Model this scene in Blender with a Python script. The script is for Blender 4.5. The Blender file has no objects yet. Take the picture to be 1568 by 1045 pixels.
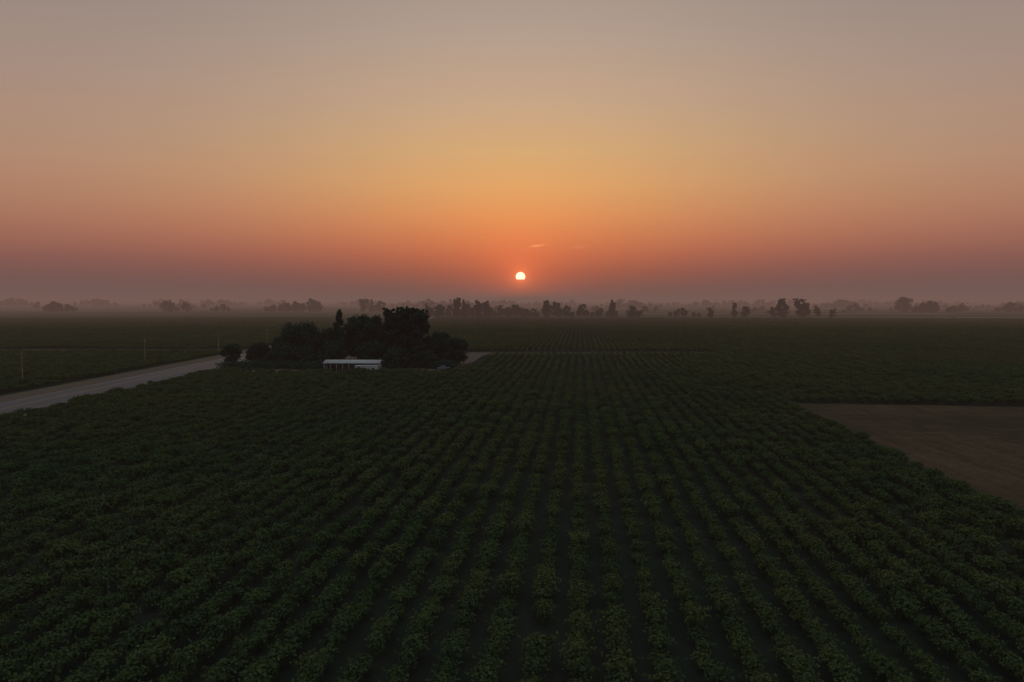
import bpy, math, random
import numpy as np
from mathutils import Vector, Matrix
random.seed(4); R=np.random.default_rng(4)
scene=bpy.context.scene
def lin(r,g,b):
    f=lambda c:(c/255/12.92) if c/255<=.04045 else ((c/255+.055)/1.055)**2.4
    return (f(r),f(g),f(b),1)
CAMZ=28.0
SUN_AZ=math.radians(0.71); SUN_EL=0.0342

# ------------------------------------------------------------ node helper
class N:
    def __init__(s,nt): s.nt=nt
    def add(s,t,**k):
        n=s.nt.nodes.new(t)
        for a,b in k.items(): setattr(n,a,b)
        return n
    def put(s,sock,v):
        if hasattr(v,'links') : s.nt.links.new(v,sock)
        else: sock.default_value=v
    def m(s,op,a,b=0.0,c=None,clamp=False):
        n=s.add('ShaderNodeMath',operation=op,use_clamp=clamp)
        s.put(n.inputs[0],a); s.put(n.inputs[1],b)
        if c is not None: s.put(n.inputs[2],c)
        return n.outputs[0]
    def mr(s,v,a,b,c=0.0,d=1.0,smooth=False):
        n=s.add('ShaderNodeMapRange'); n.clamp=True
        if smooth: n.interpolation_type='SMOOTHSTEP'
        s.put(n.inputs[0],v)
        for i,x in zip((1,2,3,4),(a,b,c,d)): n.inputs[i].default_value=x
        return n.outputs[0]
    def mix(s,f,a,b,blend='MIX'):
        n=s.add('ShaderNodeMix',data_type='RGBA',blend_type=blend)
        s.put(n.inputs[0],f); s.put(n.inputs[6],a); s.put(n.inputs[7],b)
        return n.outputs[2]
    def ramp(s,f,stops,interp='LINEAR'):
        n=s.add('ShaderNodeValToRGB'); r=n.color_ramp; r.interpolation=interp
        while len(r.elements)<len(stops): r.elements.new(.5)
        for e,(p,c) in zip(r.elements,stops): e.position=p; e.color=c
        s.put(n.inputs[0],f); return n.outputs[0]
    def noise(s,vec,scale,detail=4,rough=.55):
        n=s.add('ShaderNodeTexNoise'); n.inputs['Scale'].default_value=scale
        n.inputs['Detail'].default_value=detail; n.inputs['Roughness'].default_value=rough
        if vec is not None: s.put(n.inputs['Vector'],vec)
        return n.outputs['Fac']

# ------------------------------------------------------------ world
w=bpy.data.worlds.new("World"); scene.world=w; w.use_nodes=True
nt=w.node_tree; nt.nodes.clear(); n=N(nt)
tc=n.add('ShaderNodeTexCoord').outputs['Generated']
sep=n.add('ShaderNodeSeparateXYZ'); n.put(sep.inputs[0],tc)
X,Y,Z=sep.outputs
zz=n.m('MULTIPLY',n.m('MAXIMUM',Z,0.0),2.0,clamp=True)
S=lambda l,q=1.0:[(z*2*q,lin(*c)) for z,c in l]
near=n.ramp(zz,S([(0,(118,86,80)),(.02,(128,83,75)),(.04,(155,86,70)),(.065,(187,101,72)),(.09,(207,121,78)),(.12,(218,142,87)),(.16,(220,161,101)),(.21,(211,168,117)),(.27,(198,165,134)),(.34,(182,159,141)),(.42,(164,149,141)),(.5,(152,142,139))]))
far=n.ramp(zz,S([(0,(110,88,85)),(.02,(112,86,83)),(.04,(120,86,82)),(.065,(136,91,83)),(.09,(154,102,87)),(.12,(167,115,94)),(.16,(174,128,104)),(.21,(175,137,115)),(.27,(169,139,123)),(.34,(160,138,128)),(.42,(149,133,127)),(.5,(140,130,126))],.82))
az=n.m('ARCTAN2',X,Y)
da=n.m('DIVIDE',n.m('SUBTRACT',az,SUN_AZ),n.mr(Z,0.03,0.3,0.34,0.44))
azf=n.m('EXPONENT',n.m('MULTIPLY',n.m('MULTIPLY',da,da),-1.0))
col=n.mix(azf,far,near)
# out-of-view sky behind and overhead: cool, brightness raised to lift the ambient
back=n.mr(Y,-0.3,0.6)
col=n.mix(back,lin(114,126,140),col)
hi=n.mr(Z,.46,.80,smooth=True)
col=n.mix(hi,col,lin(158,178,196))
# sun direction
sd=(math.sin(SUN_AZ)*math.cos(SUN_EL),math.cos(SUN_AZ)*math.cos(SUN_EL),math.sin(SUN_EL))
vd=n.add('ShaderNodeVectorMath',operation='DISTANCE'); n.put(vd.inputs[0],tc); vd.inputs[1].default_value=sd
ang=vd.outputs['Value']
glow=n.m('EXPONENT',n.m('DIVIDE',ang,-0.050))
gl2=n.m('EXPONENT',n.m('DIVIDE',ang,-0.008))
def scaled(c,f):
    v=n.add('ShaderNodeVectorMath',operation='SCALE'); v.inputs[0].default_value=c; n.put(v.inputs['Scale'],f); return v.outputs[0]
def addc(a,b):
    v=n.add('ShaderNodeVectorMath',operation='ADD'); n.put(v.inputs[0],a); n.put(v.inputs[1],b); return v.outputs[0]
col=addc(col,scaled((.42,.05,.0),glow))
col=addc(col,scaled((.6,.15,.02),gl2))
disc=n.mr(ang,.0063,.0073,1,0,True)
cut=n.mr(Z,.0296,.0312)
disc=n.m('MULTIPLY',disc,cut)
col=addc(col,scaled((1.7,1.15,.85),disc))
# wisps of cirrus
u=n.m('DIVIDE',X,n.m('MAXIMUM',Y,.05)); v=n.m('DIVIDE',Z,n.m('MAXIMUM',Y,.05))
nz=n.noise(tc,90,3)
def wisp(cu,cv,su,sv,tilt,strength):
    du=n.m('SUBTRACT',u,cu); dv=n.m('SUBTRACT',v,cv)
    dv=n.m('SUBTRACT',dv,n.m('MULTIPLY',du,tilt))
    dv=n.m('ADD',dv,n.m('MULTIPLY',n.m('SUBTRACT',nz,.5),.004))
    a=n.m('DIVIDE',du,su); b=n.m('DIVIDE',dv,sv)
    e=n.m('EXPONENT',n.m('MULTIPLY',n.m('ADD',n.m('MULTIPLY',a,a),n.m('MULTIPLY',b,b)),-1.0))
    return n.m('MULTIPLY',e,strength)
ws=n.m('ADD',wisp(.0365,.079,.009,.0014,.15,1.0),wisp(.096,.077,.012,.0012,.1,.25))
col=addc(col,scaled((.26,.15,.06),ws))
# faint physical sky in the mix
sky=n.add('ShaderNodeTexSky'); sky.sky_type='NISHITA'; sky.sun_disc=False
sky.sun_elevation=math.radians(2.0); sky.sun_rotation=SUN_AZ; sky.dust_density=4
skyc=n.add('ShaderNodeVectorMath',operation='SCALE'); n.put(skyc.inputs[0],sky.outputs[0]); skyc.inputs['Scale'].default_value=.003
col=addc(col,skyc.outputs[0])
bg=n.add('ShaderNodeBackground'); n.put(bg.inputs[0],col); bg.inputs[1].default_value=1.0
out=n.add('ShaderNodeOutputWorld'); nt.links.new(bg.outputs[0],out.inputs[0])

# ------------------------------------------------------------ sun lamp
L=bpy.data.lights.new('sun','SUN'); L.energy=2.0; L.angle=math.radians(.6); L.color=(1,.55,.28)
so=bpy.data.objects.new('sun',L); scene.collection.objects.link(so)
so.rotation_euler=Vector(sd).to_track_quat('Z','Y').to_euler(); so.location=(0,0,200)

# ------------------------------------------------------------ materials
def mat(name,fn):
    m=bpy.data.materials.new(name); m.use_nodes=True; m.node_tree.nodes.clear()
    k=N(m.node_tree); o=k.add('ShaderNodeOutputMaterial'); fn(k,o); return m
def principled(k,o,col,rough=.9,spec=.2,bump=None,bstr=.3,bdist=.1):
    p=k.add('ShaderNodeBsdfPrincipled'); k.put(p.inputs['Base Color'],col); k.put(p.inputs['Roughness'],rough)
    p.inputs['Specular IOR Level'].default_value=spec
    if bump is not None:
        b=k.add('ShaderNodeBump'); b.inputs['Strength'].default_value=bstr; b.inputs['Distance'].default_value=bdist
        k.put(b.inputs['Height'],bump); k.nt.links.new(b.outputs[0],p.inputs['Normal'])
    k.nt.links.new(p.outputs[0],o.inputs[0]); return p
def pos(k): return k.add('ShaderNodeNewGeometry').outputs['Position']
def leafmat(name,c1,c2,c3,trans=.25,scale=.02,patch=.6):
    def f(k,o):
        oi=k.add('ShaderNodeObjectInfo').outputs['Random']
        p=pos(k)
        a=k.mix(oi,c1,c2)
        fine=k.noise(p,1.3,1)
        a=k.mix(k.mr(fine,.3,.7,0,.55),a,c2)
        big=k.mr(k.noise(p,scale,3,.6),.38,.62)
        a=k.mix(k.m('MULTIPLY',big,patch),a,c3)
        d=k.add('ShaderNodeBsdfDiffuse'); k.put(d.inputs[0],a)
        t=k.add('ShaderNodeBsdfTranslucent'); k.put(t.inputs[0],a)
        mx=k.add('ShaderNodeMixShader'); mx.inputs[0].default_value=trans
        k.nt.links.new(d.outputs[0],mx.inputs[1]); k.nt.links.new(t.outputs[0],mx.inputs[2]); k.nt.links.new(mx.outputs[0],o.inputs[0])
    return mat(name,f)
M_vine=leafmat('vine_leaf',(.026,.056,.024,1),(.072,.104,.036,1),(.100,.098,.036,1),.25,.014,.55)  # third colour: leaf variation, browned to paint in warm grazing sunlight
M_tree=leafmat('tree_leaf',(.012,.040,.028,1),(.022,.056,.036,1),(.022,.046,.028,1),.06,.05)
M_bark=mat('bark',lambda k,o:principled(k,o,k.mix(k.noise(pos(k),6),(.05,.04,.03,1),(.10,.08,.06,1)),.9))
def soil(k,o):
    p=pos(k); a=k.mix(k.mr(k.noise(p,.03,4),.35,.65),(.022,.026,.018,1),(.038,.034,.024,1))
    f=k.noise(p,2.2,6,.7)
    a=k.mix(k.mr(f,.3,.7,0,.7),a,(.012,.019,.011,1))
    principled(k,o,a,1.0,0.0,f,.5,.15)
M_soil=mat('vineyard_soil',soil)
A_=math.radians(5.7)
def fallow(k,o):
    p=pos(k)
    mp=k.add('ShaderNodeMapping'); k.put(mp.inputs[0],p); mp.inputs['Rotation'].default_value=(0,0,A_); mp.inputs['Scale'].default_value=(1,.10,1)
    streak=k.noise(mp.outputs[0],.45,5,.7)
    a=k.mix(k.mr(streak,.38,.62),(.074,.047,.028,1),(.125,.076,.045,1))
    a=k.mix(k.mr(k.noise(p,.03,5,.65),.44,.60,0,.8),a,(.055,.046,.024,1))
    mp2=k.add('ShaderNodeMapping'); k.put(mp2.inputs[0],p); mp2.inputs['Scale'].default_value=(.05,.3,1)
    a=k.mix(k.mr(k.noise(mp2.outputs[0],1,4,.6),.55,.7,0,.55),a,(.15,.095,.058,1))
    f=k.noise(p,.8,6,.85); a=k.mix(k.mr(f,.4,.65,0,.7),a,(.040,.034,.018,1))
    principled(k,o,a,1.0,0.0,f,.9,.35)
M_fallow=mat('fallow_earth',fallow)
def dirtm(name,q):
    def dirt(k,o):
        p=pos(k); f=k.noise(p,.5,6,.7)
        principled(k,o,k.mix(k.mr(f,.3,.7),(.085*q,.060*q,.040*q,1),(.15*q,.108*q,.075*q,1)),1.0,.0,f,.3,.1)
    return mat(name,dirt)
M_dirt=dirtm('dirt',1.0); M_track=dirtm('track_dirt',.62)
def asphalt(k,o):
    p=pos(k)
    mp=k.add('ShaderNodeMapping'); k.put(mp.inputs[0],p); mp.inputs['Scale'].default_value=(1,.03,1)
    s=k.noise(mp.outputs[0],.7,4); f=k.noise(p,.2,6,.7)
    a=k.mix(k.mr(s,.35,.65),(.090,.076,.070,1),(.135,.111,.102,1)); a=k.mix(k.mr(f,.5,.8,0,.5),a,(.062,.054,.050,1))
    principled(k,o,a,.95,.08)
M_asph=mat('asphalt',asphalt)
def gnd(k,o):
    p=pos(k)
    mp=k.add('ShaderNodeMapping'); k.put(mp.inputs[0],p); mp.inputs['Scale'].default_value=(.0011,.0022,1)
    vo=k.add('ShaderNodeTexVoronoi'); vo.distance='CHEBYCHEV'; k.put(vo.inputs['Vector'],mp.outputs[0]); vo.inputs['Scale'].default_value=1.6
    sx=k.add('ShaderNodeSeparateColor'); k.put(sx.inputs[0],vo.outputs['Color'])
    a=k.ramp(sx.outputs[0],[(0,(.034,.056,.024,1)),(.35,(.046,.062,.028,1)),(.55,(.075,.075,.040,1)),(.75,(.036,.058,.026,1)),(.9,(.12,.095,.065,1)),(1,(.045,.055,.03,1))],'CONSTANT')
    a=k.mix(k.mr(k.noise(p,.01,5),.35,.7,0,.5),a,(.045,.052,.028,1))
    principled(k,o,a,1.0,.0)
M_ground=mat('ground',gnd)
def flat(name,c,rough=.6,spec=.3,c2=None,sc=1.0):
    c2=c2 or tuple(x*.7 for x in c)
    return mat(name,lambda k,o:principled(k,o,k.mix(k.mr(k.noise(pos(k),sc,5,.7),.35,.7),c+(1,),c2+(1,)),rough,spec))
M_white=flat('white_paint',(.48,.44,.39)); M_roof=flat('metal_roof',(.42,.38,.34),.6,.2,(.30,.265,.235),.6)
M_wall=flat('plaster_wall',(.30,.26,.22)); M_dark=flat('window_glass',(.02,.022,.025),.15,.6)
M_wood=flat('timber',(.10,.08,.06)); M_yel=flat('road_paint_yellow',(.30,.20,.06)); M_tyre=flat('tyre',(.02,.02,.02),.8)
M_line=flat('road_paint_white',(.30,.28,.26))
M_post=flat('weathered_post',(.20,.17,.14))
M_car=flat('car_paint',(.18,.18,.19),.3,.5); M_stub=flat('stubble',(.20,.15,.105),1,.0,(.13,.095,.065),.02)
M_wire=flat('wire',(.03,.03,.03))

# ------------------------------------------------------------ geometry helpers
def mesh_np(name,V,F,mats,midx=None):
    me=bpy.data.meshes.new(name); V=np.asarray(V,np.float32); 
    F=np.asarray(F,np.int32); nf,k=F.shape
    me.vertices.add(len(V)); me.vertices.foreach_set('co',V.ravel())
    me.loops.add(nf*k); me.loops.foreach_set('vertex_index',F.ravel())
    me.polygons.add(nf); me.polygons.foreach_set('loop_start',np.arange(nf,dtype=np.int32)*k)
    me.polygons.foreach_set('loop_total',np.full(nf,k,np.int32))
    for m in mats: me.materials.append(m)
    if midx is not None: me.polygons.foreach_set('material_index',np.asarray(midx,np.int32))
    me.update(calc_edges=True); me.validate(); return me
def obj(name,me,parent=None,coll=None):
    o=bpy.data.objects.new(name,me); (coll or scene.collection).objects.link(o)
    if parent: o.parent=parent
    return o
def leaves(C,size,bias=None,asp=.7):
    n_=len(C); nr=R.normal(size=(n_,3)); 
    if bias is not None: nr=nr*.8+bias
    nr/=np.linalg.norm(nr,axis=1)[:,None]+1e-9
    t=np.cross(nr,R.normal(size=(n_,3))); t/=np.linalg.norm(t,axis=1)[:,None]+1e-9
    b=np.cross(nr,t); s=np.asarray(size).reshape(-1,1)*np.ones((n_,1))
    V=np.stack([C-t*s,C-b*s*asp+nr*s*.15,C+t*s,C+b*s*asp+nr*s*.15],1).reshape(-1,3)
    return V,np.arange(n_*4).reshape(-1,4)
def tube(p0,p1,r0,r1,k=7):
    p0=np.array(p0,float);p1=np.array(p1,float);d=p1-p0;d/=np.linalg.norm(d)
    a=np.cross(d,[.3,.9,.1]);a/=np.linalg.norm(a);b=np.cross(d,a)
    th=np.linspace(0,2*math.pi,k,endpoint=False)[:,None]
    ring=np.cos(th)*a+np.sin(th)*b
    V=np.vstack([p0+ring*r0,p1+ring*r1]); F=[[i,(i+1)%k,k+(i+1)%k,k+i] for i in range(k)]
    return V,np.array(F)
def join(parts):
    Vs=[];Fs=[];Ms=[];o=0
    for V,F,m in parts:
        Vs.append(V);Fs.append(F+o);Ms+= [m]*len(F);o+=len(V)
    return np.vstack(Vs),np.vstack(Fs),Ms
def box(x0,x1,y0,y1,z0,z1):
    V=np.array([[x,y,z] for z in (z0,z1) for x,y in ((x0,y0),(x1,y0),(x1,y1),(x0,y1))],float)
    F=np.array([[3,2,1,0],[4,5,6,7],[0,1,5,4],[1,2,6,5],[2,3,7,6],[3,0,4,7]]); return V,F
def sheet(name,pts,z,m,parent=None):
    me=bpy.data.meshes.new(name); me.from_pydata([(x,y,z) for x,y in pts],[],[list(range(len(pts)))]); me.materials.append(m)
    return obj(name,me,parent)

# ------------------------------------------------------------ ground sheets
RX=7.0   # road offset
sheet('ground',[(-20000,-3000),(20000,-3000),(20000,20000),(-20000,20000)],0,M_ground)
A=A_; DX,DY=math.sin(A),math.cos(A); PX,PY=math.cos(A),-math.sin(A)
def st(s,t): return (s*DX+t*PX,s*DY+t*PY)
TE=54.6; SE=191.0
sheet('vineyard_soil',[(-126+RX,-60),(900,-60),(900,1060),(-126+RX,1060)],.02,M_soil)
sheet('vineyard_soil',[(-1000,-60),(-158+RX,-60),(-158+RX,1060),(-1000,1060)],.02,M_soil)
edge=[]
for i in range(60):
    s_=-60+(SE+60)*i/59; edge.append(st(s_,TE+1.2+random.uniform(-.3,.5)))
top_=[st(SE+random.uniform(-1.2,.8),TE+2+365*i/50) for i in range(1,51)]
sheet('fallow_field',edge+top_+[st(-60,420)],.04,M_fallow)
rd=bpy.data.objects.new('road',None); scene.collection.objects.link(rd)
sheet('shoulder',[(-156+RX,-60),(-125+RX,-60),(-125+RX,1060),(-156+RX,1060)],.03,M_dirt,rd)
sheet('carriageway',[(-146.5+RX,-60),(-130+RX,-60),(-130+RX,1060),(-146.5+RX,1060)],.07,M_asph,rd)
for nm,x,wd,m in (('edge_line_a',-131,.16,M_line),('edge_line_b',-145.6,.16,M_line),('centre_line_a',-138.1,.12,M_yel),('centre_line_b',-138.5,.12,M_yel)):
    x+=RX; sheet(nm,[(x-wd/2,-60),(x+wd/2,-60),(x+wd/2,1060),(x-wd/2,1060)],.085,m,rd)
def wob(a,b,y0,y1,k=24,amp=.8):
    xs=np.linspace(a,b,k); lo=[(x,y0+random.uniform(-amp,amp)) for x in xs]; hi=[(x,y1+random.uniform(-amp,amp)) for x in xs[::-1]]
    return lo+hi
sheet('dirt_track',wob(-24,104,352,368,40,1.2),.045,M_track)
sheet('dirt_track',wob(-900,-158+RX,372,388,90,1.2),.045,M_track)
sheet('farm_yard',[(-104,264),(-96,262),(-80,262),(-58,261),(-40,262),(-28,268),(-22,285),(-18,305),(-15,340),(-11,363),(-21,364),(-26,345),(-60,360),(-118,360),(-116,300)],.05,M_dirt)
sheet('stubble_field',wob(-180,1400,1062,1125,40,6),.05,M_stub)

# ------------------------------------------------------------ vines
def vine_plant(nleaf,ls,rx=.72,ry=1.0,rz=.62,y0=0):
    d=R.normal(size=(nleaf,3)); d/=np.linalg.norm(d,axis=1)[:,None]; d[:,2]=np.where(R.random(nleaf)<.6,np.abs(d[:,2]),d[:,2])
    lump=1+.3*np.sin(d[:,0]*5+R.uniform(0,6))*np.cos(d[:,1]*6+R.uniform(0,6))
    rad=(.55+.5*R.random(nleaf))*lump
    C=d*rad[:,None]*np.array([rx,ry,rz])+np.array([0,0,1.05]); C[:,2]=np.maximum(C[:,2],.25)
    C[:,1]+=y0; s=ls*R.uniform(.7,1.3,nleaf)
    b=d.copy(); b[:,2]+=.5
    P=[]; V,F=leaves(C,s,b*.9); P.append((V,F,0))
    ns=max(3,nleaf//40)
    for _ in range(ns):
        a=R.uniform(0,6.28); st_=np.array([math.cos(a)*rx*.7,math.sin(a)*ry*.8+y0,1.25]); v=np.array([math.cos(a)*.65,math.sin(a)*.4,R.uniform(.1,.8)])
        tt=np.linspace(0,1,6)[:,None]; C2=st_+v*tt+np.array([0,0,-.35])*tt**2+R.normal(size=(6,3))*.05
        V,F=leaves(C2,ls*.9,np.tile([0,0,.6],(6,1))); P.append((V,F,0))
    V,F=tube((0,y0,0),(R.uniform(-.05,.05),y0+.05,.95),.07,.045,5); P.append((V,F,1))
    return P
near_c=bpy.data.collections.new('vine_plants'); far_c=bpy.data.collections.new('vine_row_segments')
for i in range(12):
    V,F,Mi=join(vine_plant(410,.128,R.uniform(.70,.90),R.uniform(.95,1.2),R.uniform(.52,.74))); obj('vine_plant',mesh_np('vine_plant',V,F,[M_vine,M_bark],Mi),coll=near_c)
DS=2.15
for i in range(6):
    P=[]
    for j in range(5): P+=vine_plant(75,.26,y0=(j-2)*DS+R.uniform(-.15,.15),rx=R.uniform(.58,.78),rz=R.uniform(.5,.72),ry=1.05)
    V,F,Mi=join(P); obj('vine_row_segment',mesh_np('vine_row_segment',V,F,[M_vine,M_bark],Mi),coll=far_c)
def scatter(name,P,rot,scl,coll,seed=1):
    me=bpy.data.meshes.new(name); P=np.asarray(P,np.float32)
    me.vertices.add(len(P)); me.vertices.foreach_set('co',P.ravel())
    a=me.attributes.new('rot','FLOAT_VECTOR','POINT'); a.data.foreach_set('vector',np.asarray(rot,np.float32).ravel())
    a=me.attributes.new('scl','FLOAT_VECTOR','POINT'); a.data.foreach_set('vector',np.asarray(scl,np.float32).ravel())
    o=obj(name,me)
    ng=bpy.data.node_groups.new(name+'_scatter','GeometryNodeTree')
    ng.interface.new_socket('Geometry',in_out='INPUT',socket_type='NodeSocketGeometry')
    ng.interface.new_socket('Geometry',in_out='OUTPUT',socket_type='NodeSocketGeometry')
    gi=ng.nodes.new('NodeGroupInput'); go=ng.nodes.new('NodeGroupOutput'); ip=ng.nodes.new('GeometryNodeInstanceOnPoints')
    ci=ng.nodes.new('GeometryNodeCollectionInfo'); ci.inputs['Collection'].default_value=coll
    ci.inputs['Separate Children'].default_value=True; ci.inputs['Reset Children'].default_value=True
    rv=ng.nodes.new('FunctionNodeRandomValue'); rv.data_type='INT'
    ints=[s for s in rv.inputs if s.type=='INT']; ints[0].default_value=0; ints[1].default_value=len(coll.objects)-1
    for s in rv.inputs:
        if s.name=='Seed': s.default_value=seed
    ar=ng.nodes.new('GeometryNodeInputNamedAttribute'); ar.data_type='FLOAT_VECTOR'; ar.inputs['Name'].default_value='rot'
    asx=ng.nodes.new('GeometryNodeInputNamedAttribute'); asx.data_type='FLOAT_VECTOR'; asx.inputs['Name'].default_value='scl'
    e=ng.nodes.new('FunctionNodeEulerToRotation')
    l=ng.links.new
    l(gi.outputs[0],ip.inputs['Points']); l(ci.outputs[0],ip.inputs['Instance']); ip.inputs['Pick Instance'].default_value=True
    l([s for s in rv.outputs if s.type=='INT'][0],ip.inputs['Instance Index'])
    l([s for s in ar.outputs if s.enabled][0],e.inputs[0]); l(e.outputs[0],ip.inputs['Rotation'])
    l([s for s in asx.outputs if s.enabled][0],ip.inputs['Scale']); l(ip.outputs[0],go.inputs[0])
    md=o.modifiers.new('scatter','NODES'); md.node_group=ng
    return o
def blocked(x,y,s,t):
    m=(x>-158+RX)&(x<-124+RX)
    m|=(y>350)&(y<375)&(x>-130)&(x<106)
    m|=(y>367)&(y<393)&(x<-143)
    m|=(x>-120)&(x<-20)&(y>272+3*np.sin(x*.2))&(y<372)
    m|=(x>-104)&(x<-24)&(y>258)&(y<280)
    m|=(x>-21)&(x<-9)&(y>290)&(y<372)&(np.abs(x-(-20+(y-300)*.08))<6)
    m|=(t>TE)&(s<SE+1)&(t<421)
    m|=(y>1060)
    m|=(x<-152)&(y>640)&(y<652)
    return m
SP=3.2
ti=np.arange(-400,400)*SP
def grid(ds,s0,s1,dmin,dmax,margin):
    s_=np.arange(s0,s1,ds); T,S_=np.meshgrid(ti,s_,indexing='ij'); T=T.ravel();S_=S_.ravel()
    x=S_*DX+T*PX; y=S_*DY+T*PY
    k=(np.abs(x)<.80*y+margin)&(S_>=dmin)&(S_<dmax)&~blocked(x,y,S_,T)
    return x[k],y[k]
x,y=grid(DS,12,262,12,262,25)
k=R.random(len(x))>.025; x=x[k]+R.normal(size=k.sum())*.13; y=y[k]+R.normal(size=k.sum())*.16
nn=len(x); vig=1+.10*np.sin(x*.05+1)*np.cos(y*.037)+.05*np.sin(x*.17+y*.11)
s=R.normal(1.03,.14,nn).clip(.55,1.4)*vig
scatter('vineyard_rows',np.stack([x,y,np.full(nn,.02)],1),np.stack([np.zeros(nn),np.zeros(nn),-A+math.pi*(R.random(nn)>.5)+R.normal(size=nn)*.16],1),np.stack([s*R.uniform(.85,1.15,nn),s,s*R.uniform(.8,1.25,nn)],1),near_c)
x,y=grid(DS*5,262+DS*2,1075,262,1075,80)
nn=len(x); vig=1+.10*np.sin(x*.013+1)*np.cos(y*.017); s=R.normal(1,.08,nn)*vig
scatter('vineyard_rows',np.stack([x,y,np.full(nn,.02)],1),np.stack([np.zeros(nn),np.zeros(nn),-A+math.pi*(R.random(nn)>.5)],1),np.stack([s,np.ones(nn),s*R.uniform(.9,1.1,nn)],1),far_c,3)
P=[]
for t in ti:
    yy0=375.5
    s_=(yy0-t*PY)/DY; xe=s_*DX+t*PX
    if -8<xe<104: V,F=tube((xe,yy0,0),(xe,yy0+.3,1.8),.11,.09,6); P.append((V,F,0))
V,F,Mi=join(P); obj('trellis_end_posts',mesh_np('trellis_end_posts',V,F,[M_post],Mi))

# ------------------------------------------------------------ trees
def tree_parts(h,wd,kind,nl,ls,clumps=26):
    P=[]; tr=max(.18,h*.022)
    segs=5; pts=[np.array([0,0,0.])]
    top=.55*h if kind!='spire' else .9*h
    for i in range(1,segs+1): pts.append(np.array([R.normal()*.02*h,R.normal()*.02*h,top*i/segs])*np.array([1,1,1]))
    for i in range(segs):
        V,F=tube(pts[i],pts[i+1],tr*(1-.15*i),tr*(1-.15*(i+1)),8); P.append((V,F,1))
    cen=[];rad=[]
    for i in range(clumps):
        q=(i+R.random())/clumps
        if kind=='round':
            zf=.16+.76*q; env=math.sin(min(1,max(.05,(zf-.02)/.98))*math.pi)**.5
        elif kind=='spire':
            zf=.05+.92*q; env=(1-zf)**.75+.06
        elif kind=='column':
            zf=.06+.9*q; env=.95-.35*abs(zf-.45)
        else:
            zf=.06+.86*q; env=.84+.16*math.sin(zf*3)
        a=R.uniform(0,6.28); rr=env*wd/2*math.sqrt(R.uniform(.05,1))*.8
        c=np.array([math.cos(a)*rr,math.sin(a)*rr,zf*h])
        r_=wd*R.uniform(.09,.18)*(1 if kind!='spire' else (.5+env))
        cen.append(c);rad.append(r_)
        if zf>.2:
            b=pts[min(segs,max(1,int(zf*segs*.8)))]
            V,F=tube(b,c*np.array([.8,.8,.97]),tr*.35,tr*.08,5); P.append((V,F,1))
    cen=np.array(cen);rad=np.array(rad)
    if kind=='ragged':
        for q in range(7):
            cx=-wd*.42+wd*.84*q/6; cen=np.vstack([cen,[cx,R.normal()*wd*.12,h*(.92+.07*R.random())]]); rad=np.append(rad,wd*.065)
    pr=rad**2/np.sum(rad**2); ix=R.choice(len(cen),nl,p=pr)
    d=R.normal(size=(nl,3)); d/=np.linalg.norm(d,axis=1)[:,None]; u_=R.random(nl)**.5
    C=cen[ix]+d*(rad[ix]*u_*R.uniform(.8,1.25,nl))[:,None]*np.array([1,1,.8 if kind!='spire' else 1.3])
    C[:,2]=np.clip(C[:,2],.3,None)
    V,F=leaves(C,ls*R.uniform(.6,1.4,nl),d*.5+np.array([0,0,.3])); P.append((V,F,0))
    return P
def tree(name,x,y,h,wd,kind,nl=9000,ls=.42,clumps=34):
    V,F,Mi=join(tree_parts(h,wd,kind,nl,ls,clumps)); o=obj(name,mesh_np(name,V,F,[M_tree,M_bark],Mi)); o.location=(x,y,0.02); o.rotation_euler=(0,0,R.uniform(-.4,.4)); return o
tree('oak_tree',-123,298,8.5,9.5,'round',5500)
tree('oak_tree',-113,303,8.5,12,'round',6500)
tree('oak_tree',-105,302,11,13,'round',7500)
tree('oak_tree',-93,300,17,23,'round',22000,.42,80)
tree('oak_tree',-82,306,15,16,'round',10000,.42,48)
tree('cypress_tree',-76,300,24.5,7.5,'spire',9000,.38,48)
tree('oak_tree',-71,312,21,18,'round',17000,.42,64)
tree('oak_tree',-64,312,21.5,17,'round',14000,.42,58)
tree('oak_tree',-57,312,17,14,'round',10000,.42,44)
tree('cypress_tree',-53.5,292,25.5,5,'spire',5000,.33,40)
tree('pine_tree',-50,290,24.5,10.5,'ragged',15000,.42,90)
tree('pine_tree',-45,292,25,12,'ragged',17000,.42,90)
tree('pine_tree',-40,289,24.5,10.5,'ragged',15000,.42,90)
tree('oak_tree',-31.5,294,14,14,'round',12000,.40,54)
tree('oak_tree',-24,298,11,12,'round',8000,.40,44)
tree('oak_tree',-76,288,10,14,'round',9000,.40,44)
tree('oak_tree',-88,288,8,12,'round',6500)
tree('oak_tree',-60,290,10,14,'round',8000,.42,44)
tree('oak_tree',-36,283,7,11,'round',6500)
tree('oak_tree',-47,281,8,12,'round',6500)
tree('oak_tree',-99,290,8,12,'round',6500)
# hedge/shrub mass along the yard
P=[]
for i in range(80):
    x=R.uniform(-118,-24); 
    yy=R.uniform(272,290) if not(-76<x<-48) else R.uniform(279,290)
    C=R.normal(size=(260,3))*np.array([1.6,1.3,.8])+np.array([x,yy,1.4]); C[:,2]=np.clip(C[:,2],.1,None)
    V,F=leaves(C,R.uniform(.2,.45,260)); P.append((V,F,0))
V,F,Mi=join(P); obj('shrubs',mesh_np('shrubs',V,F,[M_tree],Mi))

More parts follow.
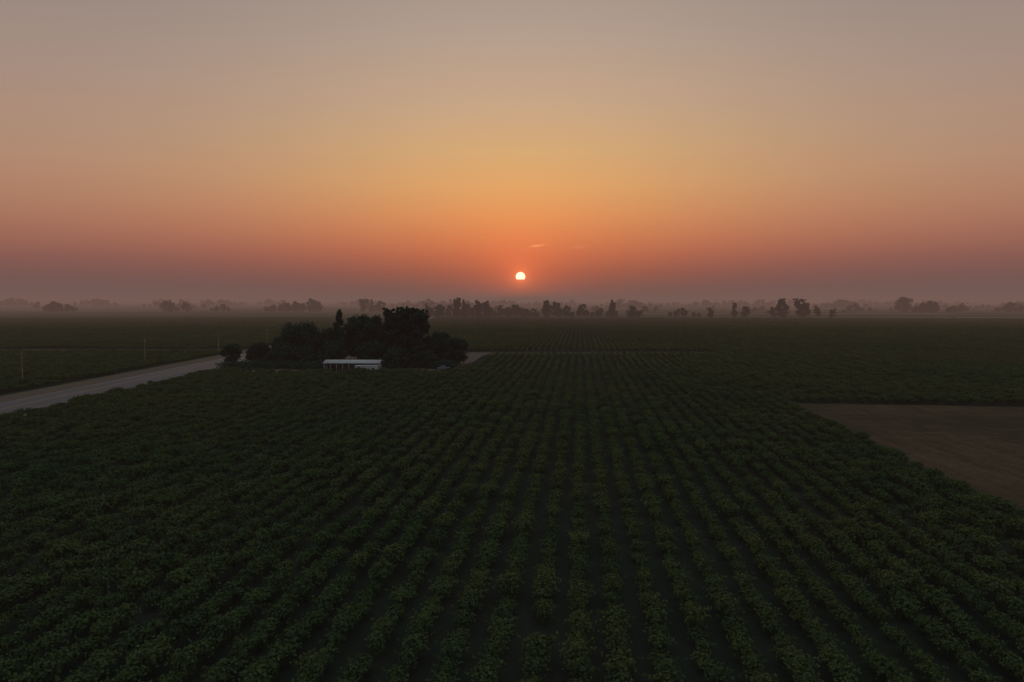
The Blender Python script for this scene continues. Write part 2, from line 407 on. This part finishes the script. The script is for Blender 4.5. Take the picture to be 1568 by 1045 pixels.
# distant tree masses
kinds=[('round',1.0),('round',1.25),('round',.8),('column',.4),('spire',.35),('ragged',.7)]
names=['a_round','b_round','c_round','d_column','e_spire','f_ragged']
cols={}
for (k_,wf),nm in zip(kinds,names):
    c=bpy.data.collections.new('kind_'+nm); cols[nm]=c
    for q in range(3):
        V,F,Mi=join(tree_parts(20,20*wf,k_,2000,.85,26)); obj('distant_tree_'+nm,mesh_np('distant_tree',V,F,[M_tree,M_bark],Mi),coll=c)
groups={k_:[] for k_ in names}
def put(kind,x,y,h,ws=1.0): groups[kind].append((x,y,h,ws))
def clump(t,d,wd,h,kinds_,dens=1.0):
    cnt=max(1,int(wd/9*dens)); 
    for i in range(cnt):
        f=(i+.5)/cnt*2-1 if cnt>1 else 0
        hh=h*(1-.45*abs(f)**1.5)*R.uniform(.5,1.0)
        if i==cnt//2: hh=h
        put(kinds_[R.integers(len(kinds_))],t*d+f*wd/2+R.normal()*3,d+R.normal()*14,hh,R.uniform(.8,1.3))
rd_=['a_round','b_round','c_round']
near_list=[(-.122,48,17),(-.105,18,21),(-.088,26,20),(-.062,26,22),(-.045,38,25),(-.02,38,19),(.006,56,20),(.03,30,14),(.058,48,26),(.08,28,19),(.106,42,22),(.13,28,15),(.173,38,18),(.25,58,15),(.288,22,16),(.34,28,18),(.379,14,17),(.446,28,18)]
for t,wd,h in near_list: clump(t,1140+R.normal()*22,wd,h,rd_+(['f_ragged'] if R.random()>.6 else []),1.15)
for t,h,k_ in ((-.083,30,'e_spire'),(-.078,32,'d_column'),(-.07,29,'e_spire'),(-.05,28,'d_column'),(-.037,27,'d_column'),(.05,28,'d_column'),(.146,29,'e_spire'),(.15,25,'d_column'),(-.125,23,'e_spire'),(.33,24,'d_column'),(.395,30,'f_ragged'),(.403,27,'c_round'),(.421,30,'f_ragged'),(.429,24,'c_round')): put(k_,t*1115,1115+R.normal()*8,h)
for t,wd,h in ((-.664,100,25),(-.50,50,27),(-.48,28,22),(-.32,130,25),(-.29,30,32),(-.2,50,26),(-.215,14,32),(-.425,50,19),(.575,14,33),(.613,110,26),(.655,50,21),(.728,60,22),(.51,50,20)): clump(t,1650+R.normal()*50,wd,h,rd_,1.1)
put('e_spire',-.205*1620,1620,31); put('e_spire',.575*1620,1620,34); put('e_spire',-.5*1620,1620,29)
for i in range(80):
    d=R.uniform(2200,4200); t=R.uniform(-.85,.85); clump(t,d,R.uniform(20,260),R.uniform(14,36),rd_,R.uniform(.4,1))
for i in range(24):
    d=R.uniform(1300,2000); t=R.uniform(-.13,.8); clump(t,d,R.uniform(10,40),R.uniform(8,15),rd_,1)
for k_,pts in groups.items():
    if not pts: continue
    a=np.array(pts); m_=len(a); s=a[:,2]/20*1.02
    scatter('distant_trees',np.stack([a[:,0],a[:,1],np.zeros(m_)],1),np.stack([np.zeros(m_),np.zeros(m_),R.uniform(0,6.28,m_)],1),np.stack([s*a[:,3],s*a[:,3],s],1),cols[k_],7)

# ------------------------------------------------------------ farm building
fb=bpy.data.objects.new('farm_building',None); scene.collection.objects.link(fb); fb.location=(-62.5,266,.05); fb.rotation_euler=(0,0,math.radians(-1.5))
def part(nm,B,m,parent=fb,bev=0):
    o=obj(nm,mesh_np(nm,B[0],B[1],[m]),parent)
    if bev: b=o.modifiers.new('b','BEVEL'); b.width=bev; b.segments=2
    return o
part('rear_wall',box(-10.6,10.2,6,6.2,0,3.3),M_wall)
part('left_wall',box(-10.6,-10.4,.5,6,0,3.3),M_wall)
part('house_front_wall',box(1.8,10.2,1.0,1.2,0,3.1),M_wall)
part('house_left_wall',box(1.8,2.0,1.2,6,0,3.1),M_wall)
part('house_right_wall',box(10.0,10.2,1.2,6,0,3.1),M_wall)
def gable(x0,x1,y0,y1,z,rise,th=.16):
    ym=(y0+y1)/2
    V=[];
    for x_ in (x0,x1):
        V+=[[x_,y0,z],[x_,ym,z+rise],[x_,y1,z],[x_,y1,z+th],[x_,ym,z+rise+th],[x_,y0,z+th]]
    F=[[0,1,7,6],[1,2,8,7],[2,3,9,8],[3,4,10,9],[4,5,11,10],[5,0,6,11],[0,5,4,1],[1,4,3,2],[6,7,10,11],[7,8,9,10]]
    return np.array(V),np.array(F)
part('long_metal_roof',gable(-11.4,11,-.6,7,3.45,.85),M_roof)
part('roof_fascia',box(-11.4,11,-.66,-.603,3.2,3.62),M_white)
for i,x_ in enumerate(np.linspace(-11,1.2,6)): part('carport_post_%d'%i,box(x_-.08,x_+.08,-.4,-.24,0,3.44),M_white)
part('door',box(3.0,3.95,.95,.998,.05,2.15),M_dark)
for i,x_ in enumerate((5.0,7.6)):
    part('window_%d'%i,box(x_,x_+1.5,.96,.998,1.1,2.3),M_dark)
    part('window_frame_%d'%i,box(x_-.1,x_+1.6,.93,.957,2.303,2.42),M_white)
th=bpy.data.objects.new('trailer_home',None); scene.collection.objects.link(th); th.location=(-56,262,.05)
part('body',box(-4.2,4.2,-1.2,1.2,.5,2.7),M_white,th,.12)
part('roof',box(-4.3,4.3,-1.3,1.3,2.703,2.85),M_roof,th,.04)
for i,x_ in enumerate((-3.2,-.9,2.2)): part('window_%d'%i,box(x_,x_+1.1,-1.23,-1.203,1.4,2.1),M_dark,th)
part('door',box(.8,1.5,-1.23,-1.203,.6,2.35),M_wall,th)
for i,x_ in enumerate((-1,.2)):
    V,F=tube((x_,-1.15,.4),(x_,-.9,.4),.38,.38,16); part('wheel_%d'%i,(V,F),M_tyre,th)
def car(x,y,rz,m,pick=False):
    e=bpy.data.objects.new('pickup_truck' if pick else 'parked_car',None); scene.collection.objects.link(e); e.location=(x,y,.05); e.rotation_euler=(0,0,rz)
    part('body',box(-2.4,2.4,-.9,.9,.4,1.0),m,e,.12)
    if pick: pr=[(-.3,1.003),(1.4,1.003),(.9,1.75),(0,1.8)]
    else: pr=[(-1.9,1.003),(1.4,1.003),(.6,1.5),(-1.2,1.52)]
    V=np.array([[a,s_*.82,z] for s_ in (-1,1) for a,z in pr]); F=np.array([[0,1,2,3],[7,6,5,4],[0,4,5,1],[1,5,6,2],[2,6,7,3],[3,7,4,0]]); part('cabin',(V,F),M_dark,e)
    part('roof',box(pr[3][0]-.05,pr[2][0]+.05,-.8,.8,pr[3][1]+.01,pr[3][1]+.07),m,e)
    for i,(a,b) in enumerate(((-1.5,-.93),(1.5,-.93),(-1.5,.75),(1.5,.75))):
        V,F=tube((a,b,.36),(a,b+.18,.36),.36,.36,14); part('wheel_%d'%i,(V,F),M_tyre,e)
car(-27.5,274,.2,M_car)
# ------------------------------------------------------------ utility poles
def pole(x,y,h=11):
    P=[]; V,F=tube((0,0,0),(0,0,h),.2,.13,8); P.append((V,F,0))
    V,F=box(-1.2,1.2,-.26,-.14,h-1.0,h-.82); P.append((V,F,0))
    V,F=box(-.9,.9,-.26,-.14,h-2.1,h-1.95); P.append((V,F,0))
    for a in (-1.1,-.4,.4,1.1): V,F=tube((a,-.2,h-.82),(a,-.2,h-.55),.06,.04,6); P.append((V,F,0))
    V,F,Mi=join(P); o=obj('utility_pole',mesh_np('utility_pole',V,F,[M_wood],Mi)); o.location=(x,y,0)
for y_ in (150,226,302,378,454,530): pole(-163,y_)
P=[]
for y_ in (150,226,302,378,454):
    for a in (-1.1,1.1):
        pts=[(-163+a,y_+76*q/8,10.45-1.2*4*(q/8)*(1-q/8)) for q in range(9)]
        for q in range(8): V,F=tube(pts[q],pts[q+1],.02,.02,4); P.append((V,F,0))
V,F,Mi=join(P); obj('power_lines',mesh_np('power_lines',V,F,[M_wire],Mi))

# ------------------------------------------------------------ haze
def hazebox(name,x0,x1,y0,y1,z0,z1,sig,L_):
    V,F=box(x0,x1,y0,y1,z0,z1)
    m=bpy.data.materials.new(name); m.use_nodes=True; m.node_tree.nodes.clear(); k=N(m.node_tree)
    o_=k.add('ShaderNodeOutputMaterial'); ab=k.add('ShaderNodeVolumeAbsorption'); ab.inputs[0].default_value=(0,0,0,1); ab.inputs[1].default_value=sig
    em=k.add('ShaderNodeEmission'); em.inputs[0].default_value=L_; em.inputs[1].default_value=sig
    ad=k.add('ShaderNodeAddShader'); k.nt.links.new(ab.outputs[0],ad.inputs[0]); k.nt.links.new(em.outputs[0],ad.inputs[1]); k.nt.links.new(ad.outputs[0],o_.inputs['Volume'])
    m.cycles.homogeneous_volume=True
    obj(name,mesh_np(name,V,F,[m]))
hazebox('haze',-19000,19000,-2000,19500,-3,70,1/6500,lin(116,91,83))
hazebox('haze',-18500,18500,620,19000,-2,44,1/3300,lin(117,91,83))

# ------------------------------------------------------------ camera
cd=bpy.data.cameras.new('camera'); cd.lens=24; cd.sensor_width=36; cd.clip_end=80000; cd.clip_start=.5
cam=bpy.data.objects.new('camera',cd); scene.collection.objects.link(cam); cam.location=(0,0,CAMZ)
cam.rotation_euler=(math.radians(90-3.42),0,0); scene.camera=cam
scene.view_settings.view_transform='Standard'; scene.view_settings.look='None'; scene.view_settings.exposure=0; scene.view_settings.gamma=1
